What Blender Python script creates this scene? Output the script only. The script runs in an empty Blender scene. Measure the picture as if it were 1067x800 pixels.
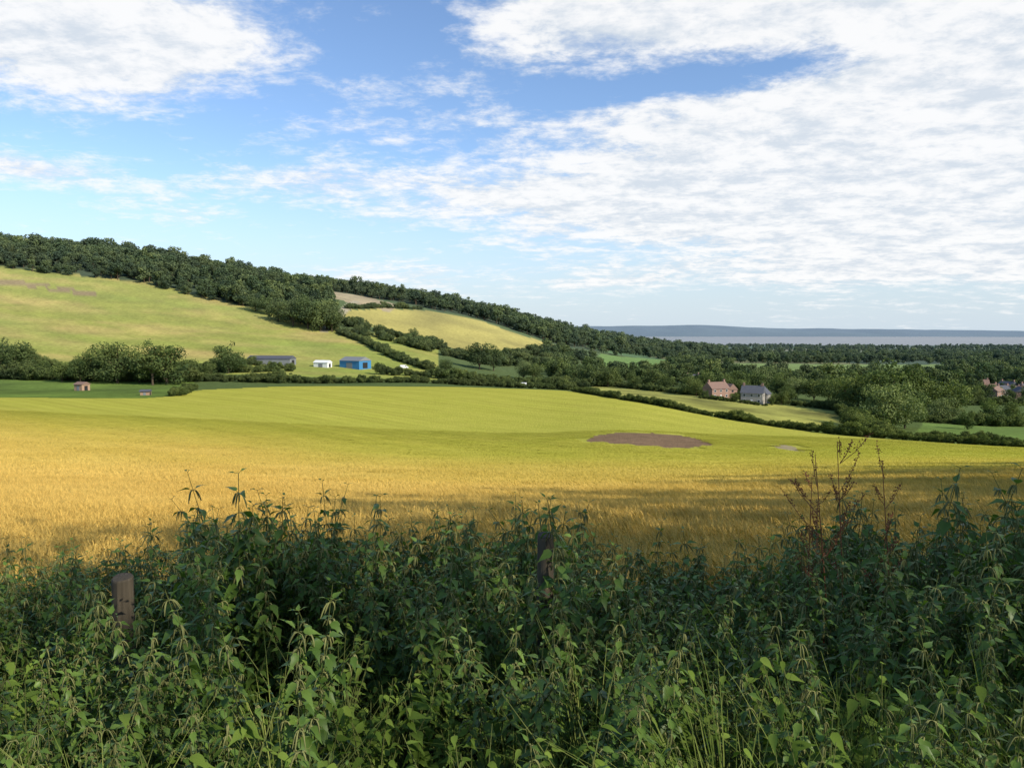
import bpy, math, random
import numpy as np
from mathutils import Vector, Matrix, Euler
rng=np.random.default_rng(7); random.seed(7)
sc=bpy.context.scene
ROOT=sc.collection
sc.view_settings.view_transform='Standard'; sc.view_settings.look='None'; sc.view_settings.exposure=0

# ------------------------------------------------------------------ helpers
def mk(name,V,Q,mats=(),mi=None,attrs=None,smooth=False):
    V=np.asarray(V,dtype=np.float32); Q=np.asarray(Q,dtype=np.int32)
    me=bpy.data.meshes.new(name)
    me.vertices.add(len(V)); me.vertices.foreach_set('co',V.ravel())
    if len(Q):
        me.loops.add(Q.size); me.loops.foreach_set('vertex_index',Q.ravel())
        me.polygons.add(len(Q)); me.polygons.foreach_set('loop_start',np.arange(len(Q),dtype=np.int32)*Q.shape[1])
    for m in mats: me.materials.append(m)
    if mi is not None: me.polygons.foreach_set('material_index',np.asarray(mi,dtype=np.int32))
    if len(Q): me.polygons.foreach_set('use_smooth',np.full(len(Q),smooth))
    me.update(calc_edges=True)
    if attrs:
        for k,a in attrs.items():
            a=np.asarray(a,dtype=np.float32)
            if a.ndim==1:
                at=me.attributes.new(k,'FLOAT','POINT'); at.data.foreach_set('value',a)
            else:
                at=me.attributes.new(k,'FLOAT_COLOR','POINT')
                c=np.ones((len(a),4),dtype=np.float32); c[:,:3]=a; at.data.foreach_set('color',c.ravel())
    return me
def ob(name,me,loc=(0,0,0),rot=(0,0,0),scale=(1,1,1),parent=None,coll=None):
    o=bpy.data.objects.new(name,me); (coll or ROOT).objects.link(o)
    o.location=loc; o.rotation_euler=rot; o.scale=scale
    if parent: o.parent=parent
    return o
class NT:
    def __init__(s,tree): s.t=tree; tree.nodes.clear()
    def n(s,typ,**p):
        nd=s.t.nodes.new(typ)
        for k,v in p.items(): setattr(nd,k,v)
        return nd
    def put(s,sock,v):
        if isinstance(v,bpy.types.NodeSocket): s.t.links.new(v,sock)
        elif v is not None:
            if sock.type=='RGBA' and len(v)==3: v=(*v,1)
            sock.default_value=v
    def m(s,op,a,b=None,c=None,clamp=False):
        nd=s.n('ShaderNodeMath',operation=op,use_clamp=clamp); s.put(nd.inputs[0],a)
        if b is not None: s.put(nd.inputs[1],b)
        if c is not None: s.put(nd.inputs[2],c)
        return nd.outputs[0]
    def mix(s,f,a,b,blend='MIX'):
        nd=s.n('ShaderNodeMix',data_type='RGBA',blend_type=blend); s.put(nd.inputs[0],f); s.put(nd.inputs[6],a); s.put(nd.inputs[7],b); return nd.outputs[2]
    def mr(s,v,a,b,c=0.,d=1.,smooth=True):
        nd=s.n('ShaderNodeMapRange',interpolation_type='SMOOTHSTEP' if smooth else 'LINEAR')
        s.put(nd.inputs[0],v)
        for i,x in enumerate((a,b,c,d)): nd.inputs[i+1].default_value=x
        return nd.outputs[0]
    def noise(s,vec,scale,detail=4,rough=.55,dist=0.):
        nd=s.n('ShaderNodeTexNoise'); s.put(nd.inputs['Vector'],vec); nd.inputs['Scale'].default_value=scale
        nd.inputs['Detail'].default_value=detail; nd.inputs['Roughness'].default_value=rough; nd.inputs['Distortion'].default_value=dist
        return nd.outputs[0]
    def pos(s): return s.n('ShaderNodeNewGeometry').outputs['Position']
    def sep(s,v):
        nd=s.n('ShaderNodeSeparateXYZ'); s.put(nd.inputs[0],v); return nd.outputs
    def comb(s,x,y,z):
        nd=s.n('ShaderNodeCombineXYZ'); s.put(nd.inputs[0],x); s.put(nd.inputs[1],y); s.put(nd.inputs[2],z); return nd.outputs[0]
    def attr(s,name,out='Fac'): return s.n('ShaderNodeAttribute',attribute_name=name).outputs[out]
def newmat(name):
    m=bpy.data.materials.new(name); m.use_nodes=True; return m,NT(m.node_tree)
def finish(nt,col,rough=.8,spec=.2,trans=0.,bump=None,bstr=.3,bdist=.1,metal=0.):
    if spec==0:
        b=nt.n('ShaderNodeBsdfDiffuse'); nt.put(b.inputs['Color'],col)
    else:
        b=nt.n('ShaderNodeBsdfPrincipled'); nt.put(b.inputs['Base Color'],col); nt.put(b.inputs['Roughness'],rough)
        b.inputs['Specular IOR Level'].default_value=spec; b.inputs['Metallic'].default_value=metal
    if bump is not None:
        bn=nt.n('ShaderNodeBump'); nt.put(bn.inputs['Height'],bump); bn.inputs['Strength'].default_value=bstr; bn.inputs['Distance'].default_value=bdist
        nt.put(b.inputs['Normal'],bn.outputs[0])
    o=nt.n('ShaderNodeOutputMaterial'); sh=b.outputs[0]
    if trans>0:
        t=nt.n('ShaderNodeBsdfTranslucent'); nt.put(t.inputs[0],nt.mix(1.,col,(1.15,1.25,.5),'MULTIPLY'))
        mx=nt.n('ShaderNodeMixShader'); mx.inputs[0].default_value=trans
        nt.put(mx.inputs[1],sh); nt.put(mx.inputs[2],t.outputs[0]); sh=mx.outputs[0]
    nt.put(o.inputs[0],sh)
HAZE_TINT=(0.21,0.27,0.34); HS=5600.  # aerial haze is painted into surface colours, no scattering volume
def haze_tint(nt,col,scale=HS):  # blends foliage colour toward the haze tint with distance from the origin
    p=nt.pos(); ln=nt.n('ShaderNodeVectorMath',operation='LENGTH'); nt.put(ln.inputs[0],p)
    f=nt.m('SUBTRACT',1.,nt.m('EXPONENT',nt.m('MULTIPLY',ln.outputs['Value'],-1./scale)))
    return nt.mix(f,col,HAZE_TINT)
def vnoise(x,y,seed=0):
    xi=np.floor(x).astype(np.int64); yi=np.floor(y).astype(np.int64); fx=x-xi; fy=y-yi
    fx=fx*fx*(3-2*fx); fy=fy*fy*(3-2*fy)
    def h(a,b):
        n=(a*374761393+b*668265263+seed*974634777)&0x7fffffff
        n=((n^(n>>13))*1274126177)&0x7fffffff
        return ((n^(n>>16))&0xffff)/65535.
    return (h(xi,yi)*(1-fx)+h(xi+1,yi)*fx)*(1-fy)+(h(xi,yi+1)*(1-fx)+h(xi+1,yi+1)*fx)*fy
def fbm(x,y,seed=0,o=4):
    r=0;a=.5
    for i in range(o): r=r+a*vnoise(x*2**i,y*2**i,seed+i); a*=.5
    return r/(1-.5**o)

# ------------------------------------------------------------------ terrain height
near=[(.3,-1.7),(2,-1.75),(4,-2.3),(6,-2.95),(8,-3.5),(12,-4.3),(20,-5.6)]
FAR=[(3600,-66),(4000,-80),(8600,-80)]
cols={
 -.90:[(40,-8.3),(70,-11.5),(110,-14),(160,-15.5),(220,-19),(300,-23),(360,-21),(450,-10),(600,25),(750,72),(900,116),(1100,124),(1500,105),(3000,20)],
 -.692:[(40,-8.5),(70,-12),(110,-14.5),(160,-16),(220,-19.5),(300,-24),(360,-22),(450,-14),(600,14),(680,38),(750,65),(900,108),(1100,118),(1500,100),(3000,20)],
 -.484:[(40,-8.8),(70,-12.5),(110,-15.6),(160,-17.6),(220,-20.3),(300,-23.3),(360,-24),(450,-20),(600,4),(770,43),(920,92),(1100,100),(1500,90),(3000,10)],
 -.303:[(40,-9),(70,-13.2),(110,-17),(160,-19.3),(220,-20.8),(290,-22),(350,-25.5),(470,-22),(600,-5),(690,9),(850,54),(1000,64),(1400,72),(3000,0)],
 -.173:[(40,-9.1),(70,-13.5),(110,-17.6),(160,-20.4),(220,-21.6),(290,-21.8),(350,-25.5),(480,-23),(560,-14),(700,0),(900,27),(1000,44),(1150,58),(1400,64),(2000,40),(3000,-40)],
 -.082:[(40,-9.2),(70,-13.6),(110,-18),(160,-21),(220,-22),(290,-21.6),(350,-26),(480,-29),(650,-20),(780,-5),(900,20),(1000,30),(1200,43),(1500,42),(2000,10),(3000,-55)],
 0:[(40,-9.2),(70,-13.6),(110,-18),(160,-21.4),(220,-22.4),(290,-21.8),(350,-27),(480,-34),(600,-33),(750,-24),(900,2),(1000,9),(1300,22),(1600,10),(2500,-52)],
 .074:[(40,-9.2),(70,-13.6),(110,-18),(160,-21.2),(220,-22.2),(280,-22),(340,-27),(420,-34),(600,-38),(850,-32),(950,-25),(1150,-8),(1400,6),(1700,-4),(2600,-58)],
 .152:[(40,-9.2),(70,-13.6),(110,-18),(160,-20.5),(240,-21.2),(300,-27),(400,-33),(500,-37.5),(700,-40),(900,-42),(1200,-38),(1500,-22),(2000,-36),(3000,-62)],
 .295:[(40,-9),(70,-13.5),(110,-18.4),(160,-22),(200,-23.5),(250,-29),(320,-33),(400,-35.5),(600,-39),(900,-43),(1500,-51),(2500,-61)],
 .451:[(40,-8.7),(70,-13.2),(110,-18.3),(165,-23),(220,-31),(300,-36),(400,-38.5),(600,-42),(900,-45),(1500,-52),(2500,-62)],
 .694:[(40,-8.3),(70,-13),(100,-17.3),(135,-21.5),(200,-32),(300,-38),(400,-41),(600,-44),(900,-47),(1500,-53),(2500,-62)],
 .95:[(40,-7.5),(70,-12),(100,-16.5),(135,-21.5),(200,-32),(300,-38),(400,-41),(600,-44),(900,-47),(1500,-53),(2500,-62)],
}
LR=np.linspace(math.log(.3),math.log(16500),560)
azs=[];H=[]
flat=np.interp(LR,np.log([.3,30,200,1000,16500]),[-1.7,-2,-6,-20,-60])
hillpk={-.9:60,-.692:60,-.484:60,-.303:60,-.173:70,-.082:90,0:110,.074:118,.152:118,.295:85,.451:45,.694:5,.95:-15}
azs.append(-math.pi);H.append(flat)
azs.append(math.radians(-85));H.append(flat)
for k,pr in sorted(cols.items()):
    c=math.cos(math.atan(k)); p=near+pr+FAR+[(9300,-58),(12500,hillpk[k]),(16400,hillpk[k]-10)]
    azs.append(math.atan(k)); H.append(np.interp(LR,[math.log(a/c) for a,_ in p],[b for _,b in p]))
azs.append(math.radians(85));H.append(flat)
azs.append(math.pi);H.append(flat)
azs=np.array(azs);H=np.array(H)
AZ=np.linspace(-math.pi,math.pi,1441)
G=np.array([np.interp(AZ,azs,H[:,i]) for i in range(H.shape[1])])
def gs(A,s,axis):
    r=int(3*s); kx=np.exp(-.5*(np.arange(-r,r+1)/s)**2); kx/=kx.sum()
    pad=[(0,0),(0,0)]; pad[axis]=(r,r); B=np.pad(A,pad,mode='edge'); out=np.zeros_like(A)
    for i,w in enumerate(kx): out+=w*(B[i:i+A.shape[0],:] if axis==0 else B[:,i:i+A.shape[1]])
    return out
G=gs(gs(G,4.5,0),8,1)
def hgt(x,y):
    x=np.asarray(x,float);y=np.asarray(y,float)
    r=np.maximum(np.hypot(x,y),.31); a=np.arctan2(x,y)
    fi=np.clip((np.log(r)-LR[0])/(LR[1]-LR[0]),0,len(LR)-1.001); fj=np.clip((a+math.pi)/(2*math.pi)*1440,0,1439.999)
    i=fi.astype(int);j=fj.astype(int);u=fi-i;v=fj-j
    h=(G[i,j]*(1-v)+G[i,j+1]*v)*(1-u)+(G[i+1,j]*(1-v)+G[i+1,j+1]*v)*u
    amp=np.clip((r-60)/400,0,1)*3.5*np.clip((3500-r)/1000,0,1)
    h=h+amp*(fbm(x/90.,y/90.,3,3)-.5)
    h=h+np.clip((r-9000)/2000,0,1)*90*(fbm(x/1100.,y/3000.,9,4)-.6)*np.clip((a+.1)/.2,0,1)
    return h
def edge(k): return np.interp(k,[-.9,-.692,-.50,-.46,-.42,-.3,0,.074,.11,.152,.295,.451,.694,.95],[200,212,228,245,290,318,330,300,268,240,200,165,135,120])
def wood1_lo(k): return np.interp(k,[-.95,-.692,-.484,-.34,-.27,-.23],[760,750,770,700,655,650])
def wood2_lo(k): return np.interp(k,[-.32,-.25,-.15,-.1,-.05,0,.074,.12,.2,.27],[960,1000,1010,960,970,950,960,1050,1280,1500])
def inpoly(X,Y,poly):
    res=np.zeros(X.shape,bool); n=len(poly)
    for i in range(n):
        x1,y1=poly[i];x2,y2=poly[(i+1)%n]
        c=((y1>Y)!=(y2>Y)) & (X<(x2-x1)*(Y-y1)/(y2-y1+1e-9)+x1); res^=c
    return res
def P(*kd): return [(k*d,d) for k,d in kd]
hill2=P((-.235,730),(-.13,690),(-.05,680),(.03,800),(.078,945),(.0,905),(-.05,945),(-.12,925),(-.17,870),(-.22,790))
tanp=P((-.27,860),(-.165,850),(-.15,940),(-.19,1005),(-.27,1010))
green1=P((.10,780),(.21,780),(.24,1100),(.12,1000))
green2=P((.25,720),(.56,760),(.6,1050),(.27,1050))
right2=P((.10,290),(.13,262),(.2,240),(.3,212),(.40,190),(.455,255),(.44,330),(.3,372),(.2,440),(.11,500))
right3=P((.54,215),(.8,190),(.8,300),(.56,290))
track=P((-.262,640),(-.250,640),(-.205,890),(-.214,890))
def barley_mask(x,y):
    k=np.where(y>1,x/np.maximum(y,1),9*np.sign(x))
    return (y>6.2+.4*np.sin(x))&(y<edge(k))&(np.abs(k)<1.3)
def patch(x,y):
    n=(fbm(x/4.,y/4.,21,3)-.5)
    a=((x-25)/11.3)**2+((y-132)/14.)**2+n*.7<1
    b=((x-45.5)/1.8-(y-121)*.08)**2+((y-121)/9)**2+n*.9<1
    c=((x-48)/5)**2+((y-96)/1.6)**2+n*.9<1
    return a|b,(b|c)
azf=np.concatenate([np.arange(-180,-43,2.),np.arange(-43,43,.125),np.arange(43,180,2.)])
azf=np.radians(azf); nr=720
rr=np.exp(np.linspace(math.log(.3),math.log(16400),nr))
A,R=np.meshgrid(azf,rr); X=R*np.sin(A);Y=R*np.cos(A);Z=hgt(X,Y)
K=np.where(Y>1,X/np.maximum(Y,1),9*np.sign(X))
C=np.zeros(X.shape+(3,));C[:]=(.095,.13,.03)
def setc(m,c,var=.25,sc_=30.,seed=1):
    if not m.any(): return
    n=(fbm(X[m]/sc_,Y[m]/sc_,seed,4)-.5)*2*var
    C[m]=np.array(c)*(1+n)[:,None]
setc((R<9),(.055,.06,.025),.4,.6)
setc((K<-.43)&(Y>200)&(Y<340),(.13,.19,.03),.6,22)
hf=(K<-.10)&(Y>395)&(Y<wood1_lo(K)+20)&(Y>1)
hn=fbm(X/70.,Y/26.,33,5); hn2=fbm(X/110.,Y/50.,38,4); C0=np.array
t_=np.clip((hn-.38)/.26,0,1)[...,None]; g_=np.clip((hn2-.35)/.3+(620-Y)/260,0,1)[...,None]
mixc=(C0([.32,.32,.055])*(1-t_)+C0([.48,.37,.11])*t_)*(1-.62*g_)+C0([.26,.32,.05])*.62*g_
C[hf]=(mixc*(1+.55*(fbm(X/16.,Y/9.,35,3)-.5))[...,None])[hf]
m=hf&(Y>690)&(Y<712)&(K<-.56)&(fbm(X/30.,Y/9.,36,3)>.42); setc(m,(.30,.22,.10),.2,20)
setc((K>-.30)&(K<.3)&(Y>wood2_lo(K)-5)&(Y<wood2_lo(K)+500),(.05,.07,.02),.2,20)
setc((K<-.235-(Y-650)*.00006)&(Y>wood1_lo(K)+10)&(Y<1500),(.05,.07,.02),.2,20)
setc(inpoly(X,Y,hill2),(.43,.36,.09),.45,45)
setc(inpoly(X,Y,tanp),(.42,.33,.19),.45,18)
setc(inpoly(X,Y,track),(.42,.36,.24),.1,14)
setc(inpoly(X,Y,right2),(.30,.29,.065),.8,22)
setc(inpoly(X,Y,right3),(.15,.22,.045),.3,22)
setc(inpoly(X,Y,green1),(.17,.27,.05),.1,30)
setc(inpoly(X,Y,green2),(.21,.28,.065),.2,60)
pm=(Y>1050)&(K>.1)&(R<9000)
cx=np.floor((X*.9+Y*.3)/260).astype(int);cy=np.floor((Y*.95-X*.25)/170).astype(int)
hsh=((cx*73856093)^(cy*19349663))%7
pal=np.array([(.10,.17,.05),(.24,.24,.09),(.07,.12,.04),(.30,.27,.14),(.12,.20,.06),(.08,.11,.05),(.16,.2,.07)])
C[pm]=pal[hsh[pm]]
setc(R>=9000,(.07,.10,.06),.8,900)
hz=1-np.exp(-R/HS); C=C*(1-hz[...,None])+np.array(HAZE_TINT)*hz[...,None]  # distance haze baked into the land-use colours
bm_=barley_mask(X,Y); pa,pb=patch(X,Y)
C[pa]=(.22,.145,.09); C[pb]=(.38,.31,.18)
soil=pa|pb; crop=(bm_&~soil).astype(np.float32)
nc=len(azf); idx=np.arange(nr*nc).reshape(nr,nc)
q=np.stack([idx[:-1,:],np.roll(idx,-1,1)[:-1,:],np.roll(idx,-1,1)[1:,:],idx[1:,:]],-1).reshape(-1,4)[:,::-1]

def crop_color(nt,full=True):
    p=nt.pos(); s=nt.sep(p)
    t=nt.m('ADD',s[1],nt.m('MULTIPLY',s[0],.45))
    n0=nt.noise(p,.018,2,.5)
    g=nt.mr(nt.m('ADD',t,nt.m('MULTIPLY',nt.m('SUBTRACT',n0,.5),80.)),8.,130.)
    n1=nt.noise(p,.10,3 if full else 1,.6)
    gold=nt.mix(n1,(.50,.32,.075),(.62,.44,.13)); grn=nt.mix(n1,(.36,.36,.05),(.47,.43,.08))
    c=nt.mix(g,gold,grn)
    w=nt.m('ADD',nt.m('MULTIPLY',s[0],.62),nt.m('MULTIPLY',s[1],.78))
    w=nt.m('ADD',w,nt.m('MULTIPLY',nt.m('POWER',nt.m('MULTIPLY',nt.m('ADD',s[0],140.),.012),2.),9.))
    w=nt.m('ADD',w,nt.m('MULTIPLY',n0,9.))
    st=nt.m('SINE',nt.m('MULTIPLY',w,1.15)); st2=nt.m('SINE',nt.m('MULTIPLY',w,.37))
    far=nt.m('MULTIPLY',nt.mr(s[1],60.,170.,.15,1.),nt.mr(nt.noise(p,.03,2),.3,.7,.3,1.2))
    f=nt.m('MULTIPLY',far,nt.m('ADD',nt.m('MULTIPLY',st,.06),nt.m('MULTIPLY',st2,.05)))
    if full: f=nt.m('ADD',f,nt.m('MULTIPLY',nt.m('SUBTRACT',nt.noise(p,.9,3,.7),.5),.4))
    f=nt.m('ADD',f,1.)
    return nt.mix(1.,c,nt.comb(f,f,f),'MULTIPLY')
M_ter,nt=newmat('terrain_fields')
c0=nt.attr('landuse','Color'); n=nt.noise(nt.pos(),.35,5,.75)
f=nt.m('ADD',nt.m('MULTIPLY',n,1.3),.35)
c0=nt.mix(1.,c0,nt.comb(f,f,nt.m('MULTIPLY',f,.95)),'MULTIPLY')
cc=nt.mix(nt.attr('crop'),c0,crop_color(nt))
finish(nt,cc,.95,0.,bump=nt.noise(nt.pos(),1.6,2,.75),bstr=.6,bdist=.5)
V=np.stack([X,Y,Z],-1).reshape(-1,3)
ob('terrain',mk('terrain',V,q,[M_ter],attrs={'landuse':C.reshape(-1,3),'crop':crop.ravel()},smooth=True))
M_w,nt=newmat('estuary_water')
finish(nt,nt.mix(nt.noise(nt.pos(),.0015,3),(.16,.18,.19),(.28,.30,.31)),.4,.3,bump=nt.noise(nt.pos(),.02,3),bstr=.2,bdist=1.)
W=[]
for a in np.radians(np.linspace(-5,70,26)):
    for r in (3000,9900): W.append((r*math.sin(a),r*math.cos(a),-67.5))
ob('estuary_water',mk('estuary_water',W,[(2*i,2*i+1,2*i+3,2*i+2) for i in range(25)],[M_w]))

# ------------------------------------------------------------------ instancing
def scatter(name,pts,rots,scl,idx,variants):
    coll=bpy.data.collections.new(name+'_variants')
    for i,m in enumerate(variants):
        o=bpy.data.objects.new('%s_v%02d'%(name,i),m); coll.objects.link(o)
    pts=np.asarray(pts,dtype=np.float32)
    me=bpy.data.meshes.new(name); me.vertices.add(len(pts)); me.vertices.foreach_set('co',pts.ravel())
    a=me.attributes.new('rot','FLOAT_VECTOR','POINT'); a.data.foreach_set('vector',np.asarray(rots,dtype=np.float32).ravel())
    a=me.attributes.new('scl','FLOAT_VECTOR','POINT'); a.data.foreach_set('vector',np.asarray(scl,dtype=np.float32).ravel())
    a=me.attributes.new('vid','INT','POINT'); a.data.foreach_set('value',np.asarray(idx,dtype=np.int32))
    o=ob(name,me)
    g=bpy.data.node_groups.new(name,'GeometryNodeTree')
    g.interface.new_socket('Geometry',in_out='INPUT',socket_type='NodeSocketGeometry')
    g.interface.new_socket('Geometry',in_out='OUTPUT',socket_type='NodeSocketGeometry')
    N=g.nodes; L=g.links
    gi=N.new('NodeGroupInput');go=N.new('NodeGroupOutput'); ip=N.new('GeometryNodeInstanceOnPoints')
    ci=N.new('GeometryNodeCollectionInfo'); ci.inputs['Collection'].default_value=coll
    ci.inputs['Separate Children'].default_value=True; ci.inputs['Reset Children'].default_value=True
    def na(nm,t):
        x=N.new('GeometryNodeInputNamedAttribute'); x.data_type=t; x.inputs['Name'].default_value=nm; return x.outputs['Attribute']
    L.new(gi.outputs[0],ip.inputs['Points']); L.new(ci.outputs[0],ip.inputs['Instance'])
    ip.inputs['Pick Instance'].default_value=True
    L.new(na('vid','INT'),ip.inputs['Instance Index'])
    er=N.new('FunctionNodeEulerToRotation'); L.new(na('rot','FLOAT_VECTOR'),er.inputs[0]); L.new(er.outputs[0],ip.inputs['Rotation'])
    L.new(na('scl','FLOAT_VECTOR'),ip.inputs['Scale']); L.new(ip.outputs[0],go.inputs[0])
    md=o.modifiers.new('scatter','NODES'); md.node_group=g
    return o
def scat(name,xy,variants,smin,smax,dz=0.,tilt=False,tiltz=0.,sz=None,idx=None,zs=None,rz=None):
    xy=np.asarray(xy); n=len(xy); z=hgt(xy[:,0],xy[:,1])+dz
    s=rng.uniform(smin,smax,n) if sz is None else sz
    rots=np.zeros((n,3)); rots[:,2]=rng.uniform(0,6.283,n) if rz is None else rng.uniform(-rz,rz,n)
    if tiltz: rots[:,:2]=rng.normal(0,tiltz,(n,2))
    if tilt:
        e=.7; gx=(hgt(xy[:,0]+e,xy[:,1])-hgt(xy[:,0]-e,xy[:,1]))/(2*e); gy=(hgt(xy[:,0],xy[:,1]+e)-hgt(xy[:,0],xy[:,1]-e))/(2*e)
        for i in range(n):
            nn=Vector((-gx[i],-gy[i],1)); qd=Vector((0,0,1)).rotation_difference(nn); M=qd.to_matrix()@Matrix.Rotation(rots[i,2],3,'Z'); rots[i]=M.to_euler()[:]
    scl=np.stack([s*rng.uniform(.9,1.15,n),s*rng.uniform(.9,1.15,n),s if zs is None else s*zs],-1)
    return scatter(name,np.column_stack([xy,z]),rots,scl,rng.integers(0,len(variants),n) if idx is None else idx,variants)
def jgrid(x0,x1,y0,y1,c,j=.45):
    gx,gy=np.meshgrid(np.arange(x0,x1,c),np.arange(y0,y1,c)); n=gx.size
    return gx.ravel()+rng.uniform(-j,j,n)*c, gy.ravel()+rng.uniform(-j,j,n)*c

# ------------------------------------------------------------------ materials: foliage, bark
def leafmat(name,c1,c2,trans=.25,rough=.6,hz_=True,spec=0.,rnd=.35):
    m,nt=newmat(name); t=nt.attr('tint')
    r=nt.n('ShaderNodeObjectInfo').outputs['Random']
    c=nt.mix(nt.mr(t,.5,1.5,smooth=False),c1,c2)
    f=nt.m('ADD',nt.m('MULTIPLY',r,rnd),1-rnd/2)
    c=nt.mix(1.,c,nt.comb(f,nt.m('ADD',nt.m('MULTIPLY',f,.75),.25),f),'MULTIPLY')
    if hz_:
        f2=nt.m('ADD',nt.m('MULTIPLY',nt.noise(nt.pos(),.016,1),1.1),.45)
        c=nt.mix(1.,c,nt.comb(f2,f2,f2),'MULTIPLY'); c=haze_tint(nt,c)
    finish(nt,c,rough,spec,trans); return m
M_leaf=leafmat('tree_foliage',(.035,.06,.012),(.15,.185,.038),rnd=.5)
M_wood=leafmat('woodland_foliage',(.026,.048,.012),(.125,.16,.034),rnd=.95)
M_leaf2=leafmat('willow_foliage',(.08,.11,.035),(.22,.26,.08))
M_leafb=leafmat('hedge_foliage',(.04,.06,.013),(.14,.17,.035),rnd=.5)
M_bark,nt=newmat('bark'); finish(nt,nt.mix(nt.noise(nt.pos(),3.,3),(.05,.038,.025),(.13,.10,.07)),.9,0.)

def tube(path,rad,sides=6):
    path=np.array(path,float);V=[];Q=[]
    for i,p in enumerate(path):
        d=path[min(i+1,len(path)-1)]-path[max(i-1,0)]; d/=np.linalg.norm(d)+1e-9
        a=np.cross(d,(0,1,0) if abs(d[1])<.9 else (1,0,0)); a/=np.linalg.norm(a); b=np.cross(d,a)
        for s in range(sides):
            t=2*math.pi*s/sides; V.append(p+rad[i]*(a*math.cos(t)+b*math.sin(t)))
    for i in range(len(path)-1):
        for s in range(sides):
            Q.append((i*sides+s,i*sides+(s+1)%sides,(i+1)*sides+(s+1)%sides,(i+1)*sides+s))
    return np.array(V),np.array(Q)
class Acc:
    def __init__(s): s.V=[];s.Q=[];s.M=[];s.T=[];s.n=0
    def add(s,V,Q,mi=0,t=1.):
        V=np.asarray(V);Q=np.asarray(Q); s.V.append(V);s.Q.append(Q+s.n);s.M.append(np.full(len(Q),mi))
        s.T.append(np.broadcast_to(np.asarray(t,float),(len(V),)).copy()); s.n+=len(V)
    def mesh(s,name,mats,smooth=False):
        return mk(name,np.vstack(s.V),np.vstack(s.Q),mats,np.concatenate(s.M),{'tint':np.concatenate(s.T)},smooth)
def leafquads(C,Nn,size,asp=.75):
    n=len(C); r=rng.normal(size=(n,3)); t=np.cross(Nn,r); t/=np.linalg.norm(t,axis=1)[:,None]+1e-9
    b=np.cross(Nn,t); s=size[:,None]
    V=np.stack([C+t*s*.5,C+b*s*.5*asp,C-t*s*.5,C-b*s*.5*asp],1).reshape(-1,3)
    return V,np.arange(n*4).reshape(-1,4)
def tree(name,Ht=1.,W=.8,cb=.12,nl=24,leaves=2600,ls=.045,mat=None,pear=0.,trunkr=.022,fm=.9):
    a=Acc(); W2=W/2; rz=(Ht-cb)/2; cz=cb+rz
    lobes=[]; ph=rng.uniform(0,6.28,3)
    for i in range(nl):
        for _ in range(20):
            d=rng.normal(size=3); d/=np.linalg.norm(d); f=rng.uniform(.4,fm)
            an=math.atan2(d[1],d[0]); f*=1+.16*math.sin(2*an+ph[0])+.12*math.sin(3*an+ph[1]+3*d[2])
            z=d[2]*f; wf=1-pear*z
            c=np.array([d[0]*f*W2*wf,d[1]*f*W2*wf,cz+z*rz])
            if all(np.linalg.norm(c-l[0])>.10 for l in lobes): break
        lobes.append((c,rng.uniform(.07,.19)*(.6+.4*W/.8)))
    lobes.append((np.array([0,0,cz]),.2*W/.8))
    per=leaves//len(lobes)
    for c,r in lobes:
        n=int(per*(r/.13)**2); d=rng.normal(size=(n,3)); d/=np.linalg.norm(d,axis=1)[:,None]
        rad=r*rng.uniform(.45,1.35,n)**.65
        Cc=c+d*rad[:,None]*np.array([1.05,1.05,.85])
        Cc[:,2]=np.maximum(Cc[:,2],cb*.4)
        nn=d+.5*rng.normal(size=(n,3)); nn/=np.linalg.norm(nn,axis=1)[:,None]
        V,Q=leafquads(Cc,nn,ls*rng.uniform(.6,1.5,n))
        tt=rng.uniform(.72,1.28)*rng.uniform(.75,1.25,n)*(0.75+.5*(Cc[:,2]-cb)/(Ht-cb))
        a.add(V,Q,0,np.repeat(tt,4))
    top=np.array([0,0,cz+.1*rz]); 
    V,Q=tube([(0,0,-.03),(.005,0,cb),(rng.uniform(-.02,.02),rng.uniform(-.02,.02),cz),top],[trunkr*1.4,trunkr,trunkr*.7,trunkr*.3],7); a.add(V,Q,1)
    for c,r in lobes[:12]:
        z0=rng.uniform(cb*.8,cz); s=np.array([0,0,z0]); mid=(s+c)/2+np.array([0,0,-.02])
        V,Q=tube([s,mid,c],[trunkr*.5,trunkr*.32,trunkr*.12],5); a.add(V,Q,1)
    return a.mesh(name,[mat or M_leaf,M_bark])
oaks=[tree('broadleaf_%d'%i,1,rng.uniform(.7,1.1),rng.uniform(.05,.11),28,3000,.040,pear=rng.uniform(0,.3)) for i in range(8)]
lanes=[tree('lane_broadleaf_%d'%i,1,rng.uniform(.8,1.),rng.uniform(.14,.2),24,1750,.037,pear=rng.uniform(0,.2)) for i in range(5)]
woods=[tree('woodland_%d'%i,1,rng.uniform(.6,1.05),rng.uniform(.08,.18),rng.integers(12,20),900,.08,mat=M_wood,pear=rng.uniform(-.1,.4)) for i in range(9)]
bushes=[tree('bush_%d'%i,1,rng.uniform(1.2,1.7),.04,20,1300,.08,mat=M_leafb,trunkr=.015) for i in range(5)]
willows=[tree('willow_%d'%i,1,.95,.05,28,4000,.034,mat=M_leaf2) for i in range(3)]

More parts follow.
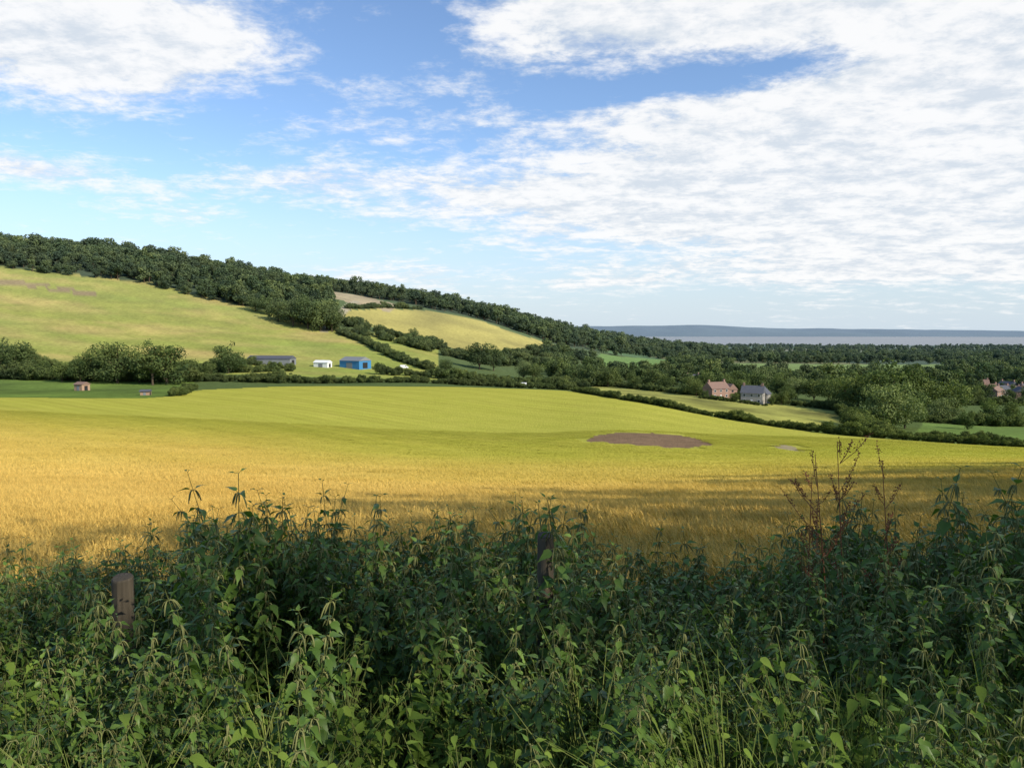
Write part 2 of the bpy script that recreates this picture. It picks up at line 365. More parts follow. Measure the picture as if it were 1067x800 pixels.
# ------------------------------------------------------------------ woods on the hills
x,y=jgrid(-1100,-140,620,1200,9.5,.7); k=x/y
m=(y>wood1_lo(k)+(fbm(x/30,y/30,5,2)-.5)*25)&(k<-.235-(y-650)*.00006)&(k>-1.0)&(y<wood1_lo(k)+300)&(rng.random(x.size)<.93)
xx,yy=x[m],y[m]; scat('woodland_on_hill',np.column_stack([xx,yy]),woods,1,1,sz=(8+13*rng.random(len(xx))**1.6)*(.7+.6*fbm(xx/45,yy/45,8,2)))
x,y=jgrid(-520,560,930,2000,12,.7); k=x/y
m=(y>wood2_lo(k)+(fbm(x/40,y/40,6,2)-.5)*30)&(k>-.38)&(k<.29)&(y<wood2_lo(k)+400)&~inpoly(x,y,tanp)
xx,yy=x[m],y[m]; scat('woodland_on_ridge',np.column_stack([xx,yy]),woods,1,1,sz=(9+12*rng.random(len(xx))**1.6)*(.75+.5*fbm(xx/60,yy/60,8,2)))
cl=[(-.315,668,21),(-.295,655,25),(-.275,650,28),(-.258,646,27),(-.243,648,22),(-.285,672,26),(-.265,668,28),(-.33,690,19),(-.345,700,17),(-.25,660,25)]
for i,(k_,d_,h_) in enumerate(cl):
    ob('oak_tree',oaks[i%8],(k_*d_,d_,float(hgt(k_*d_,d_))-.5),(0,0,i*1.3),(h_*1.05,h_*1.05,h_*1.0))
T=[(-.672,372,17,0),(-.695,385,15,0),(-.655,380,13,0),(-.56,335,16,0),(-.535,325,19,0),(-.487,318,20,0),(-.468,322,21,0),(-.505,330,15,0),(-.384,400,17,0),(-.61,330,10,0),(-.585,325,11,0),(-.635,340,10,0),(-.44,345,11,0),(-.41,360,9,0),
 (-.18,650,14,0),(-.134,670,13,0),(-.20,640,9,0),(-.044,545,22,0),(-.025,550,18,0),(.016,505,14,2),(.03,500,13,0),(.06,520,17,0),(.087,500,17,0),(.105,480,15,0),(.13,470,15,0),(-.09,480,10,0),
 (.515,252,17,2),(.50,256,15,2),(.535,262,14,2),(.47,330,19,0),(.50,315,24,0),(.53,320,25,0),(.555,330,22,0),(.452,345,17,0),(.60,330,15,0),(.585,300,11,2),
 (.24,405,11,0),(.262,425,15,0),(.33,425,16,0),(.36,410,14,0),(.385,400,13,2),(.41,395,13,0),(.43,380,14,0),(.305,440,15,0),(.34,445,18,2),
 (.302,352,5,0),(.262,366,5,0),(.353,345,5.5,0),(.366,352,8,0),(.375,362,10,0),(.25,385,9,0),(.29,400,13,0),(.315,385,11,0),
 (.65,300,11,0),(.68,310,10,0),(.62,268,7,0),(.165,455,12,0),(.19,470,14,0),(.21,440,10,0),
 (.63,400,11,0),(.675,425,8,0),(.70,415,11,0),(.642,440,12,0)]
for i,(k_,d_,h_,kd) in enumerate(T):
    me=willows[i%3] if kd==2 else oaks[i%8]
    ob('willow_tree' if kd==2 else 'broadleaf_tree',me,(k_*d_,d_,float(hgt(k_*d_,d_))-.3),(0,0,i*2.1),(h_*rng.uniform(.9,1.15),h_*rng.uniform(.9,1.15),h_))
def hedge(name,kd,h,step=1.3,width=1.,gap=0.,vs=None):
    pts=[(k_*d_,d_) for k_,d_ in kd]; out=[]
    for (x1,y1),(x2,y2) in zip(pts[:-1],pts[1:]):
        L=math.hypot(x2-x1,y2-y1); n=int(L/step)
        for i in range(n):
            t=i/n
            if rng.random()<gap: continue
            out.append((x1+(x2-x1)*t+rng.normal(0,.3)*width,y1+(y2-y1)*t+rng.normal(0,.3)*width))
    out=np.array(out); 
    s=h*rng.uniform(.7,1.3,len(out))*(.6+.8*vnoise(out[:,0]/9,out[:,1]/9,4))
    return scat(name,out,vs or bushes,1,1,sz=s,dz=-.1)
es=np.linspace(.085,1.0,40); hedge('field_hedge',[(k_,float(edge(k_))+1) for k_ in es],1.9,1.0,1.)
hedge('paddock_hedge',[(-.75,345),(-.6,338),(-.47,335),(-.43,340)],5.2,1.6,5.,.05)
hedge('paddock_hedge',[(-.43,345),(-.3,352),(-.15,362),(0,375),(.08,390)],3.6,1.3,6,.05)
hedge('valley_hedge',[(-.75,395),(-.55,400),(-.36,410),(-.30,430)],4.2,1.8,5,.1)
hedge('farm_hedge',[(-.17,425),(-.08,430),(0,450),(.1,455)],5,2.,6,.1)
hedge('farm_hedge',[(-.40,450),(-.34,452)],4,2.,4,.1)
hedge('hill_hedge',[(-.235,645),(-.2,600),(-.15,520),(-.11,480)],4.5,2.,2.)
hedge('slope_hedge',[(-.24,700),(-.17,680),(-.09,650),(-.03,655),(.03,770),(.08,900)],7,2.6,9,.1)
hedge('slope_hedge',[(-.2,650),(-.12,620),(-.04,610),(.02,650),(.07,760)],8,2.6,16,.1)
hedge('ridge_hedge',[(-.22,800),(-.17,880),(-.12,935)],5,3,2)
hedge('lane_hedge',[(.08,500),(.15,470),(.24,405),(.3,378),(.45,335)],3.5,1.6,3,.1)
hedge('garden_hedge',[(.255,362),(.30,352),(.35,338)],1.8,1.2,2,.15)
hedge('brook_hedge',[(.45,330),(.47,260),(.49,215),(.52,205)],4,1.6,4,.1)
hedge('meadow_hedge',[(.52,300),(.62,290),(.8,290)],4,1.6,3,.05)
hedge('meadow_hedge',[(.50,205),(.6,215),(.8,200)],2.6,1.4,2,.1)
hedge('village_hedge',[(.60,390),(.66,400),(.75,400)],4,2,6,.1)
hedge('paddock_shrubs',[(-.43,300),(-.445,262),(-.455,245)],2.5,1.4,2,.1)
hedge('rough_margin_shrubs',[(.12,285),(.2,258),(.3,232),(.4,212)],.9,2.5,12,.3)
x,y=jgrid(-60,1600,440,1500,12.5,.6); k=x/y
fl=inpoly(x,y,green1)|inpoly(x,y,green2)|inpoly(x,y,right2)
dens=fbm(x/90.,y/60.,12,3)
m=(~fl)&(k>.04)&(k<.95)&(y>455+80*np.clip(.3-k,0,1))&((dens>.42)|(y<640))&~((k<.12)&(y>880))
m&=~((np.abs(k-.31)<.03)&(y<470))&~((np.abs(k-.675)<.05)&(y<560)&(rng.random(x.size)<.7))
xx,yy=x[m],y[m]; scat('valley_trees',np.column_stack([xx,yy]),woods,1,1,sz=(6+10*rng.random(len(xx))**1.6)*(.7+.6*fbm(xx/40,yy/40,8,2)))
x,y=jgrid(100,3100,1450,3100,28,.6); k=x/y
m=(k>.16)&(k<.95)&(fbm(x/260.,y/110.,14,3)>.48)
scat('distant_plain_trees',np.column_stack([x[m],y[m]]),woods,8,16)
LT=[(-2,-15.5,17),(5,-14,18),(12,-12,19),(18,-7,21),(24,-2,22),(30,4,22),(35.5,10.5,22),(41,17,22),(46.5,24,22),(52,31,22),(57.5,38.5,21),(63,46,20),(27,-6,20),(44,11,22)]
for i,(x_,y_,h_) in enumerate(LT):
    ob('lane_tree',lanes[i%5],(x_,y_,float(hgt(x_,y_))-.3),(0,0,i*1.7),(h_*.55,h_*.55,h_*1.0))

# ------------------------------------------------------------------ barley
M_bar,nt=newmat('barley_crop'); c=crop_color(nt,False); t=nt.attr('tint'); c=nt.mix(1.,c,nt.comb(t,t,t),'MULTIPLY'); finish(nt,c,.6,0.,.22)
def barley(name,size,n,wd,h=.92,spread=1.):
    a=Acc()
    bx=rng.uniform(-size/2,size/2,n);by=rng.uniform(-size/2,size/2,n)
    ang=rng.uniform(0,6.28,n)*.5+1.; hh=h*rng.uniform(.85,1.08,n); lean=rng.uniform(.04,.2,n)*spread
    dx=np.cos(ang);dy=np.sin(ang); px=-dy;py=dx
    def rib(f,w):
        Vs=[]
        for (hf,lf),w_ in zip(f,w):
            X_=bx+dx*lean*lf;Y_=by+dy*lean*lf;Z_=hh*hf
            Vs.append(np.stack([X_-px*w_,Y_-py*w_,Z_],-1));Vs.append(np.stack([X_+px*w_,Y_+py*w_,Z_],-1))
        m_=len(f); V=np.stack(Vs,1).reshape(-1,3); base=np.arange(n)[:,None]*2*m_
        Q=np.concatenate([base+np.array([2*i,2*i+1,2*i+3,2*i+2]) for i in range(m_-1)],0); return V,Q
    tint=rng.uniform(.75,1.25,n)
    V,Q=rib([(0,0),(.5,.2),(.86,.7)],[wd*.4,wd*.4,wd*.3]); a.add(V,Q,0,np.repeat(tint*.8,6))
    V,Q=rib([(.84,.66),(.92,1.),(.97,1.5),(.95,1.9)],[wd*.5,wd*1.1,wd*1.,wd*.3]); a.add(V,Q,0,np.repeat(tint*1.15,8))
    for s in range(3):
        o=rng.uniform(-.05,.05,(2,n)); 
        X0=bx+dx*lean*1.2;Y0=by+dy*lean*1.2;Z0=hh*.94; X1=bx+dx*lean*1.2+dx*.09+o[0];Y1=by+dy*lean*1.2+dy*.09+o[1];Z1=Z0+rng.uniform(.0,.13,n)
        w_=wd*.22
        V=np.stack([np.stack([X0-px*w_,Y0-py*w_,Z0],-1),np.stack([X0+px*w_,Y0+py*w_,Z0],-1),np.stack([X1+px*w_*.3,Y1+py*w_*.3,Z1],-1),np.stack([X1-px*w_*.3,Y1-py*w_*.3,Z1],-1)],1).reshape(-1,3)
        a.add(V,np.arange(4*n).reshape(-1,4),0,np.repeat(tint*1.4,4))
    L_=n//2; C_=np.stack([bx[:L_],by[:L_],hh[:L_]*rng.uniform(.3,.7,L_)],-1); nn=rng.normal(size=(L_,3)); nn[:,2]*=.3; nn/=np.linalg.norm(nn,axis=1)[:,None]
    V,Q=leafquads(C_,nn,np.full(L_,.16),.12); a.add(V,Q,0,.9)
    return a.mesh(name,[M_bar])
bn=[barley('barley_near_%d'%i,2.1,1000,.006) for i in range(5)]
bf=[barley('barley_far_%d'%i,4.3,1800,.013,.88) for i in range(5)]
x,y=jgrid(-40,40,6.2,38,1.9,.12); k=x/y; m=barley_mask(x,y)&(np.abs(k)<.95)
scat('barley_crop',np.column_stack([x[m],y[m]]),bn,1.,1.05,tilt=True,rz=.35)
x,y=jgrid(-150,150,39.,150,3.8,.15); k=x/y; pa,pb=patch(x,y); pa2,_=patch(x,y+3);pa3,_=patch(x,y-3);m=barley_mask(x,y+3)&(np.abs(k)<.85)&~pa&~pa2&~pa3
zs=np.interp(y[m],[39,60,145],[1,.9,.08])
scat('barley_crop',np.column_stack([x[m],y[m]]),bf,1.,1.05,tilt=True,zs=zs,rz=.35)

# ------------------------------------------------------------------ foreground weeds
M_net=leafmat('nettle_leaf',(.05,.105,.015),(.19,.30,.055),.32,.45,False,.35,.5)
M_tas,nt=newmat('nettle_tassel'); finish(nt,(.26,.27,.11),.8,0.,.2)
M_stem,nt=newmat('nettle_stem'); finish(nt,(.12,.14,.045),.7,0.)
def leaf(Lf,Wd,droop=.35,fold=.35,n=9):
    t=np.linspace(0,1,n); w=np.where(t<.28,(t/.28)**.65,np.maximum((1-t)/.72,0)**1.15)*Wd/2
    w=w*np.where(np.arange(n)%2==1,1.08,.86); w[0]=.002;w[-1]=.0008
    x_=t*Lf; z=-droop*Lf*t**1.8
    V=np.stack([np.stack([x_-.04*Lf*(np.arange(n)%2),-w,z+fold*w],-1),np.stack([x_,0*w,z],-1),np.stack([x_-.04*Lf*(np.arange(n)%2),w,z+fold*w],-1)],1).reshape(-1,3)
    Q=[]
    for i in range(n-1):
        for j in (0,1): Q.append((3*i+j,3*(i+1)+j,3*(i+1)+j+1,3*i+j+1))
    return V,np.array(Q)
def rotm(yaw,pitch,roll=0): return np.array(Euler((roll,pitch,yaw)).to_matrix())
def nettle(name,h=1.3,nodes=13,branches=3):
    a=Acc()
    def shoot(base,dir_,length,nodes,scale,tassel=True,y0=0.):
        bend=rng.normal(0,.06,2); path=[]
        for i in range(7):
            t=i/6; path.append(base+dir_*length*t+np.array([bend[0],bend[1],0])*t*t*length+np.array([0,0,.25*length*t*t*(1-dir_[2])]))
        path=np.array(path); V,Q=tube(path,np.linspace(.0042,.0016,7)*scale,4); a.add(V,Q,2)
        yaw=y0
        for i in range(nodes):
            t=.12+.88*(i+1)/nodes*(.9+.1*(i+1)/nodes); t=min(t,1.)
            f=t*6; j=min(int(f),5); p=path[j]*(1-(f-j))+path[j+1]*(f-j)
            up=(t-.5)/.5
            Ls=scale*(.104*(1-.5*max(up,0)**2.2)*(.75+.25*min(1,t/.4)))*rng.uniform(.85,1.15)
            if t>.95: Ls*=.6
            yaw+=math.pi/2+rng.normal(0,.15)
            for s in (0,1):
                if t<.35 and rng.random()<.35: continue
                ya=yaw+s*math.pi+rng.normal(0,.12)
                V,Q=leaf(Ls,Ls*rng.uniform(.5,.64),rng.uniform(.2,.55),rng.uniform(.2,.5))
                V=V.copy();V[:,0]+=.02*scale
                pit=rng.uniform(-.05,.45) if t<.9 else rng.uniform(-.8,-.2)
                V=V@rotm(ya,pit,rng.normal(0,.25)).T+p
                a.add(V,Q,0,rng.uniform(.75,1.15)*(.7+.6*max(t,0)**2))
                V2=np.array([p,p+[.001,0,.003],V[1]+[0,0,.002],V[1]]); a.add(V2,[(0,1,2,3)],2)
                if tassel and .5<t<.96:
                    for e in range(3):
                        yy=ya+rng.uniform(-.9,.9); Lt=rng.uniform(.035,.075)*scale; q_=[p]
                        for g in range(1,5):
                            q_.append(p+np.array([math.cos(yy)*Lt*.6*(g/4)**.6,math.sin(yy)*Lt*.6*(g/4)**.6,-Lt*(g/4)**1.6+.004]))
                        q_=np.array(q_); V,Q=tube(q_,np.array([.001,.003,.0038,.003,.0015])*rng.uniform(.8,1.3),3); a.add(V,Q,1)
    shoot(np.zeros(3),np.array([0,0,1.]),h,nodes,1.,True,rng.uniform(0,3))
    for b in range(branches):
        z=rng.uniform(.15,.7)*h; an=rng.uniform(0,6.28); d=np.array([math.cos(an)*.6,math.sin(an)*.6,.8]); d/=np.linalg.norm(d)
        shoot(np.array([0,0,z]),d,rng.uniform(.2,.42)*h*.8,5,.75,z>.4*h)
    return a.mesh(name,[M_net,M_tas,M_stem],True)
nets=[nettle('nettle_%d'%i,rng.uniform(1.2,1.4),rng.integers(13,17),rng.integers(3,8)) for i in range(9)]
M_weed=leafmat('weed_leaf',(.07,.12,.02),(.22,.31,.06),.3,.5,False,0.,.4)
M_gr=leafmat('grass_blade',(.08,.13,.025),(.28,.32,.09),.3,.5,False,0.,.5)
def weed(name,h=.5,n=9,ls=.05,asp=.6):
    a=Acc()
    for i in range(n):
        an=rng.uniform(0,6.28); sp=rng.uniform(.1,.8); L=h*rng.uniform(.6,1.1); path=[]
        for g in range(6):
            t=g/5; path.append((math.cos(an)*sp*L*t**1.3*.7,math.sin(an)*sp*L*t**1.3*.7,L*t*(1-.25*sp*t)))
        path=np.array(path); V,Q=tube(path,np.linspace(.003,.001,6),4); a.add(V,Q,1)
        for g in range(14):
            t=rng.uniform(.2,1); f=t*5;j=min(int(f),4); p=path[j]*(1-f+j)+path[j+1]*(f-j); l=ls*rng.uniform(.6,1.3)
            V,Q=leaf(l,l*asp,.3,.25,7); V=V@rotm(rng.uniform(0,6.28),rng.uniform(-.3,.6),rng.normal(0,.3)).T+p; a.add(V,Q,0,rng.uniform(.6,1.3))
    return a.mesh(name,[M_weed,M_stem],True)
def grass(name,h=.6,n=70,sp=.16,w=.005):
    a=Acc()
    for i in range(n):
        an=rng.uniform(0,6.28); r=rng.uniform(0,sp)*.6; L=h*rng.uniform(.5,1.15); be=rng.uniform(.15,.75)
        b=np.array([math.cos(an)*r,math.sin(an)*r,0]); px=np.array([-math.sin(an),math.cos(an),0]); V=[]
        for g in range(6):
            t=g/5; c=b+np.array([math.cos(an)*be*L*t*t,math.sin(an)*be*L*t*t,L*(t-.45*be*t*t)]); ww=w*(1-t**1.5)*.5+.0004
            V+= [c-px*ww,c+px*ww]
        a.add(np.array(V),[(2*g,2*g+1,2*g+3,2*g+2) for g in range(5)],0,rng.uniform(.6,1.4))
    return a.mesh(name,[M_gr],True)
weeds=[weed('weed_%d'%i,rng.uniform(.45,.65),10,.055,rng.uniform(.45,.75)) for i in range(5)]
smallw=[weed('vetch_%d'%i,rng.uniform(.45,.6),16,.03,rng.uniform(.4,.6)) for i in range(3)]
grs=[grass('grass_%d'%i,rng.uniform(.5,.75)) for i in range(4)]
def topv(x_,y_):
    k=x_/np.maximum(y_,.5)
    hh=np.interp(y_,[1.2,2,3,4,5,6.5],[.58,.73,.92,1.09,1.21,1.22])
    side=np.interp(k,[-.9,-.62,-.52,-.4,-.1,.1,.17,.25,.38,.46,.7,.9],[.80,.78,.88,1.07,1.02,1.03,.88,.82,.90,1.10,1.18,1.18])
    return hh*(1+(side-1)*np.clip((y_-1.5)/2.5,0,1))*(.74+.5*fbm(x_/.8,y_/.8,41,2))
x,y=jgrid(-6.5,6.5,1.15,6.5,.165,.5); k=x/y
hole=(fbm(x/.8,y/.8,52,2)>.72)
m=(np.abs(k)<1.0)&(~hole)&~((k>.25)&(y<2.9)&(rng.random(x.size)<.6))
m&=~((np.abs(x-.2)<.16)&(y<4.7)&(y>3.6)&(rng.random(x.size)<.4))
xx,yy=x[m],y[m]; s=topv(xx,yy)/1.3*rng.uniform(.78,1.14,len(xx)); s*=np.where(rng.random(len(xx))<.10,1.16,1.)
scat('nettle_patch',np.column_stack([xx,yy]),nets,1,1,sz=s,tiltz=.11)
x,y=jgrid(-6,6.5,1.0,6.6,.19,.5); k=x/y; m=(np.abs(k)<1.0)&((rng.random(x.size)<.28)|((k>.15)&(y<3.6)))
scat('undergrowth_weeds',np.column_stack([x[m],y[m]]),weeds,.7,1.3,tiltz=.15)
x,y=jgrid(-6,6.5,1.0,5.5,.24,.5); k=x/y; m=(np.abs(k)<1.0)&((rng.random(x.size)<.15)|((k>.25)&(rng.random(x.size)<.6)))
scat('vetch_tangle',np.column_stack([x[m],y[m]]),smallw,.8,1.5,tiltz=.2)
x,y=jgrid(-6.5,7,1.,7.2,.22,.5); k=x/y; m=(np.abs(k)<1.0)&((rng.random(x.size)<.10)|((k>.3)&(y<2.8)&(rng.random(x.size)<.75))|(y>6.3))
scat('long_grass',np.column_stack([x[m],y[m]]),grs,.7,1.25,tiltz=.1)
M_dock,nt=newmat('dock_seed'); finish(nt,nt.mix(nt.noise(nt.pos(),40,2),(.18,.07,.035),(.32,.15,.075)),.9,0.)
def dock(name,h):
    a=Acc(); V,Q=tube([(0,0,0),(.02,0,h*.5),(-.06,.02,h)],[.006,.004,.002],5); a.add(V,Q)
    for i in range(12):
        z=h*rng.uniform(.5,.95); an=rng.uniform(0,6.28); L=rng.uniform(.15,.34); c0_=np.array([-.06*(z/h),0,z]); e=c0_+np.array([math.cos(an)*L*.65,math.sin(an)*L*.65,L*.75])
        V,Q=tube([c0_,(c0_+e)/2+[0,0,-.02],e],[.0025,.002,.0015],4); a.add(V,Q)
        n=40; t=rng.uniform(.3,1,n)[:,None]; C_=c0_+(e-c0_)*t+rng.normal(0,.007,(n,3)); nn=rng.normal(size=(n,3)); nn/=np.linalg.norm(nn,axis=1)[:,None]
        V,Q=leafquads(C_,nn,np.full(n,.013)); a.add(V,Q)
    return a.mesh(name,[M_dock])
for k_,d_,h_ in ((.455,4.4,1.8),(.43,4.2,1.68),(.41,4.7,1.65),(.52,4.3,1.66)):
    ob('dock_plant',dock('dock',h_),(k_*d_,d_,float(hgt(k_*d_,d_))),(0,0,d_*3))
M_post,nt=newmat('weathered_post'); p=nt.n('ShaderNodeTexCoord').outputs['Object']; s3=nt.sep(p)
gr=nt.noise(nt.comb(nt.m('MULTIPLY',s3[0],60.),nt.m('MULTIPLY',s3[1],60.),nt.m('MULTIPLY',s3[2],4.)),1.,4,.6)
finish(nt,nt.mix(gr,(.04,.032,.022),(.17,.14,.10)),.9,.1,bump=gr,bstr=.6,bdist=.01)
def post(k_,d_,ztop,w):
    x_=k_*d_; g=float(hgt(x_,d_)); L=ztop-g+.3; V=[];n=12
    for i,(z,f) in enumerate([(-.3,1),(L*.35,1),(L-.31,.98),(L-.3,.9)]):
        for s_ in range(n):
            t=2*math.pi*s_/n; r=w/2*f*(1+.06*math.sin(3*t+1)+.03*math.sin(7*t)); V.append((r*math.cos(t)+.02*z*.3,r*math.sin(t),z+(0.008*math.sin(t) if i>1 else 0)))
    V.append((.02*.3*L,0,L-.298)); c=len(V)-1
    Q=[(i*n+s_,i*n+(s_+1)%n,(i+1)*n+(s_+1)%n,(i+1)*n+s_) for i in range(3) for s_ in range(n)]
    me=bpy.data.meshes.new('fence_post'); me.from_pydata(V,[],Q+[(3*n+s_,3*n+(s_+1)%n,c) for s_ in range(n)]); me.materials.append(M_post); me.update()
    ob('fence_post',me,(x_,d_,g))
post(.044,3.9,-1.09,.09); post(-.54,3.9,-1.32,.11)

# ------------------------------------------------------------------ buildings
def simple(name,c1,c2,scale=2.,rough=.8,spec=.2):
    m,nt=newmat(name); finish(nt,nt.mix(nt.noise(nt.pos(),scale,3),c1,c2),rough,spec); return m
M_brick=simple('red_brick',(.25,.155,.12),(.34,.215,.165)); M_tile=simple('clay_tiles',(.19,.125,.095),(.27,.17,.13),1.)
M_brick2=simple('old_brick',(.32,.20,.13),(.42,.28,.19))
M_slate=simple('slate_roof',(.07,.075,.09),(.12,.125,.14),1.); M_rend=simple('pale_render',(.28,.26,.23),(.38,.35,.31))
M_blue=simple('blue_cladding',(.04,.17,.36),(.06,.22,.42)); M_grey=simple('grey_cladding',(.16,.17,.18),(.25,.26,.27)); M_white=simple('white_paint',(.7,.7,.68),(.8,.8,.78))
M_glass=simple('window_glass',(.02,.03,.04),(.04,.05,.06),1,.1,.6); M_rub=simple('rubber',(.02,.02,.02),(.03,.03,.03))
def box(name,parent,x0,x1,y0,y1,z0,z1,mat,bev=0.):
    V=[(x0,y0,z0),(x1,y0,z0),(x1,y1,z0),(x0,y1,z0),(x0,y0,z1),(x1,y0,z1),(x1,y1,z1),(x0,y1,z1)]
    Q=[(0,3,2,1),(4,5,6,7),(0,1,5,4),(1,2,6,5),(2,3,7,6),(3,0,4,7)]
    return ob(name,mk(name,V,Q,[mat]),parent=parent)
def prism(name,parent,x0,x1,y0,y1,z0,zr,mat,solid=True):
    ym=(y0+y1)/2; V=[(x0,y0,z0),(x0,y1,z0),(x0,ym,zr),(x1,y0,z0),(x1,y1,z0),(x1,ym,zr)]
    me=bpy.data.meshes.new(name); me.from_pydata(V,[],[(0,2,1),(3,4,5),(0,3,5,2),(1,2,5,4),(0,1,4,3)]); me.materials.append(mat); me.update()
    return ob(name,me,parent=parent)
def house(name,k_,d_,rot,w,dp,hw,hr,mw,mr_,chim=2,barn=False):
    x_=k_*d_; e=bpy.data.objects.new(name,None); ROOT.objects.link(e); e.location=(x_,d_,float(hgt(x_,d_))-.1); e.rotation_euler=(0,0,math.radians(rot))
    box('walls',e,-w/2,w/2,-dp/2,dp/2,-1.5,hw,mw); prism('gables',e,-w/2,w/2,-dp/2+.02,dp/2-.02,hw,hw+hr-.12,mw)
    prism('roof',e,-w/2-.3,w/2+.3,-dp/2-.45,dp/2+.45,hw-.12,hw+hr,mr_).location.z=.05
    if not barn:
        n=max(2,int(w/3)); 
        for fl_ in range(2):
            for i in range(n):
                xc=-w/2+w*(i+.5)/n; z=.9+fl_*2.6
                if fl_==0 and i==n//2:
                    box('door',e,xc-.5,xc+.5,-dp/2-.06,-dp/2-.003,0,2.1,M_white); continue
                box('window_frame',e,xc-.6,xc+.6,-dp/2-.06,-dp/2-.003,z,z+1.3,M_white); box('window_glass',e,xc-.5,xc+.5,-dp/2-.09,-dp/2-.063,z+.1,z+1.2,M_glass)
        for sx in (-1,1):
            box('side_window',e,*sorted((sx*(w/2+.003),sx*(w/2+.05))),-.6,.6,3.4,4.6,M_glass)
        for i in range(chim):
            xc=(-w/2+.7) if i==0 else (w/2-.7); box('chimney',e,xc-.45,xc+.45,-.4,.4,hw+hr-.9,hw+hr+1.2,M_brick)
    else:
        box('door',e,-w*.15,w*.15,-dp/2-.08,-dp/2-.003,0,hw*.75,M_grey); box('side_door',e,w/2+.003,w/2+.08,-dp*.2,dp*.2,0,hw*.75,M_rub)
    return e
house('brick_house',.277,372,25,11,7,5.2,3.2,M_brick,M_tile)
house('brick_house',.292,380,-65,8,6,4.6,3,M_brick,M_tile,1)
house('stone_house',.327,352,-28,10,7,5.2,3.4,M_rend,M_slate)
house('stone_house',.340,358,55,7,6,4.6,3.2,M_rend,M_slate,1)
house('blue_barn',-.212,462,-30,16,11,4.8,2.2,M_blue,M_grey,0,True)
house('long_shed',-.325,462,-8,28,9,3.6,1.8,M_grey,M_slate,0,True)
house('white_outbuilding',-.256,458,-20,10,5,3.0,1.3,M_white,M_white,0,True)
house('brick_hut',-.583,282,-20,4.,3.5,2.6,.8,M_brick2,M_tile,0,True)
house('brick_hut',-.497,250,10,2.8,2.6,1.5,.5,M_brick2,M_slate,0,True)
for i,(k_,d_,r) in enumerate([(.665,470,20),(.68,480,-40),(.69,455,70),(.648,500,10),(.672,520,-70),(.655,455,35),(.70,500,0),(.635,540,-20),(.245,520,15)]):
    house('village_house',k_,d_,r,10,7,4.6,2.8,M_brick if i%3 else M_rend,M_tile if i%2 else M_slate)
def van(k_,d_,rot,mat):
    x_=k_*d_; e=bpy.data.objects.new('white_van',None); ROOT.objects.link(e); e.location=(x_,d_,float(hgt(x_,d_))); e.rotation_euler=(0,0,rot)
    prof=[(-2.6,.45),(-2.6,2.2),(-2.5,2.35),(.9,2.35),(1.2,2.25),(1.9,1.35),(2.55,1.15),(2.65,.9),(2.65,.45)]
    n=len(prof); V=[(a,-.95,b) for a,b in prof]+[(a,.95,b) for a,b in prof]
    me=bpy.data.meshes.new('body'); me.from_pydata(V,[],[tuple(range(n)),tuple(range(2*n-1,n-1,-1))]+[(i,(i+1)%n,(i+1)%n+n,i+n)[::-1] for i in range(n)]); me.materials.append(mat); me.update()
    ob('body',me,parent=e)
    for sx in (-1.7,1.6):
        for sy in (-.86,.86):
            V,Q=tube([(sx,sy-.12,.35),(sx,sy-.119,.35),(sx,sy+.12,.35)],[.02,.35,.35],14); ob('wheel',mk('wheel',V,Q,[M_rub]),parent=e)
    for sy in (-.956,.953): box('side_window',e,.5,1.35,sy,sy+.004,1.4,2.0,M_glass)
van(-.146,475,.3,M_white); van(.018,395,.1,M_white)

# ------------------------------------------------------------------ sky, sun, camera
el=math.radians(32); S=Vector((.80*math.cos(el),-.60*math.cos(el),math.sin(el))).normalized()
sun=bpy.data.lights.new('sun','SUN'); sun.energy=5.0; sun.angle=math.radians(.53); sun.color=(1,.92,.76)
so=ob('sun',sun,(0,0,50)); so.rotation_euler=S.to_track_quat('Z','Y').to_euler()
w=bpy.data.worlds.new('World'); sc.world=w; w.use_nodes=True; nt=NT(w.node_tree)
sky=nt.n('ShaderNodeTexSky',sky_type='NISHITA'); sky.sun_disc=False; sky.sun_elevation=el; sky.sun_rotation=math.atan2(S.x,S.y); sky.air_density=1.; sky.dust_density=.5; sky.ozone_density=1.5
d=nt.n('ShaderNodeTexCoord').outputs['Generated']; dx,dy,dz=nt.sep(d)
az=nt.m('MULTIPLY',nt.m('ARCTAN2',dx,dy),57.2958); elv=nt.m('MULTIPLY',nt.m('ARCSINE',dz),57.2958)
zz=nt.m('ADD',nt.m('MAXIMUM',dz,0.),.16)
pl=nt.comb(nt.m('DIVIDE',dx,zz),nt.m('DIVIDE',dy,zz),0.)
n1=nt.noise(pl,1.3,5,.58,.3)
mp=nt.n('ShaderNodeMapping'); nt.put(mp.inputs[0],pl); mp.inputs['Rotation'].default_value=(0,0,.45); mp.inputs['Scale'].default_value=(1.1,1.7,1)
n2=nt.noise(mp.outputs[0],3.2,6,.66,.3)
n3=nt.noise(pl,12.,4,.68,.2)
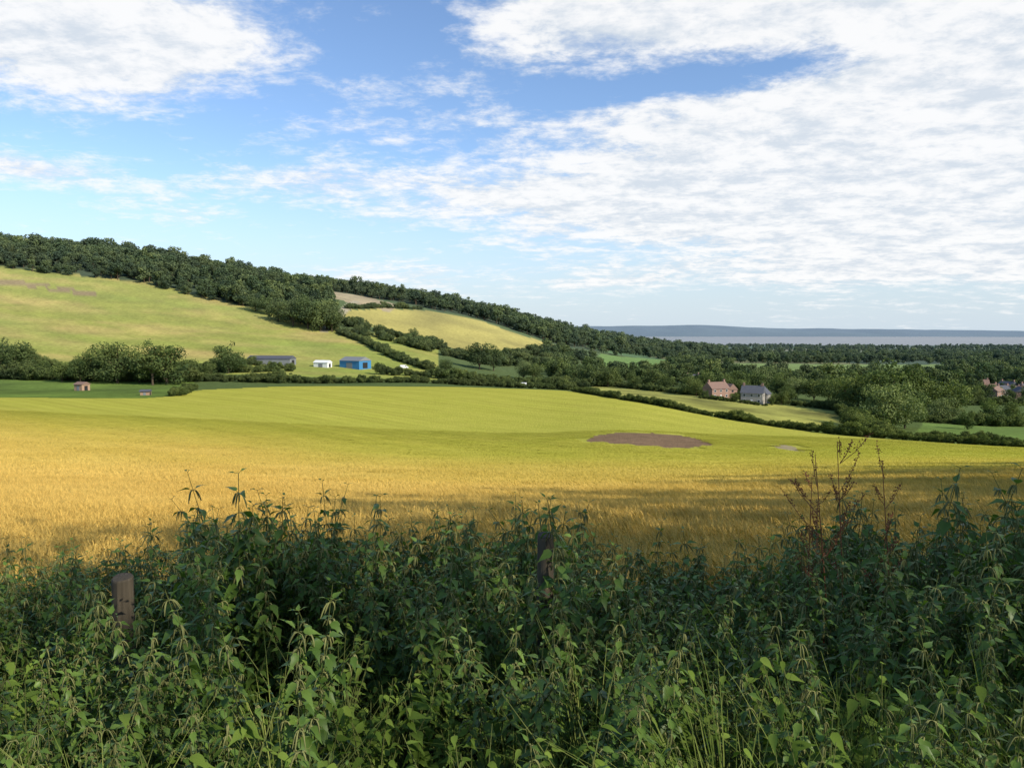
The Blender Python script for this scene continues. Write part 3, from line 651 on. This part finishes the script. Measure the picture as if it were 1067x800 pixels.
def blob(a,e,sa,se,amp,rot=0.):
    ca,sn=math.cos(math.radians(rot)),math.sin(math.radians(rot))
    da=nt.m('SUBTRACT',az,a);de=nt.m('SUBTRACT',elv,e)
    u=nt.m('DIVIDE',nt.m('ADD',nt.m('MULTIPLY',da,ca),nt.m('MULTIPLY',de,sn)),sa)
    v=nt.m('DIVIDE',nt.m('SUBTRACT',nt.m('MULTIPLY',de,ca),nt.m('MULTIPLY',da,sn)),se)
    q=nt.m('ADD',nt.m('MULTIPLY',u,u),nt.m('MULTIPLY',v,v))
    return nt.m('MULTIPLY',nt.m('EXPONENT',nt.m('MULTIPLY',q,-1.)),amp)
cov=None
for B in [(-30,18.5,12,3.6,.85,8),(-34,10.3,6,1.,.5,-4),(-14,11.0,7,1.1,.42,3),(-22,8.,10,1.1,.2,2),(17,22.8,19,2.7,1.25,2),(22,12.0,16,4.8,1.15,-4),(5,9.2,14,2.6,.6,-4),(38,15,14,9,1.0,0),(12,17.6,12,.9,-.45,3),(28,4.8,16,1.8,.5,0),(-4,4.,18,1.4,.34,0),(-7,16.5,9,2.6,.25,20),(-7,22,5,4,-.3,20),(-20,14,8,2,-.05,0)]:
    b=blob(*B); cov=b if cov is None else nt.m('ADD',cov,b)
nn=nt.m('ADD',nt.m('MULTIPLY',n1,.38),nt.m('ADD',nt.m('MULTIPLY',n2,.38),nt.m('MULTIPLY',n3,.24)))
dens=nt.m('ADD',cov,nt.m('MULTIPLY',nt.m('SUBTRACT',nn,.5),3.0))
mask=nt.mr(dens,.08,.60)
shade=nt.mr(nt.m('ADD',nt.m('MULTIPLY',n3,.4),nt.m('MULTIPLY',n2,.6)),.38,.58)
ST=.15; CB=1/ST
cloud=nt.mix(shade,(.70*CB,.765*CB,.84*CB),(1.*CB,1.*CB,1.*CB))
skyc=nt.mix(1.,sky.outputs[0],(1.0,1.10,1.25),'MULTIPLY')
hz_=nt.mr(elv,-1.,13.,.88,0.)
c=nt.mix(hz_,skyc,(.63*CB,.745*CB,.86*CB))
c=nt.mix(nt.m('MULTIPLY',mask,.95),c,cloud)
bg=nt.n('ShaderNodeBackground'); nt.put(bg.inputs[0],c); bg.inputs[1].default_value=ST
o=nt.n('ShaderNodeOutputWorld'); nt.put(o.inputs[0],bg.outputs[0])

cam=bpy.data.cameras.new('camera'); cam.lens=26; cam.sensor_width=36; cam.clip_start=.05; cam.clip_end=40000
co=ob('camera',cam,(0,0,0),(math.radians(90-4.1),0,0)); sc.camera=co
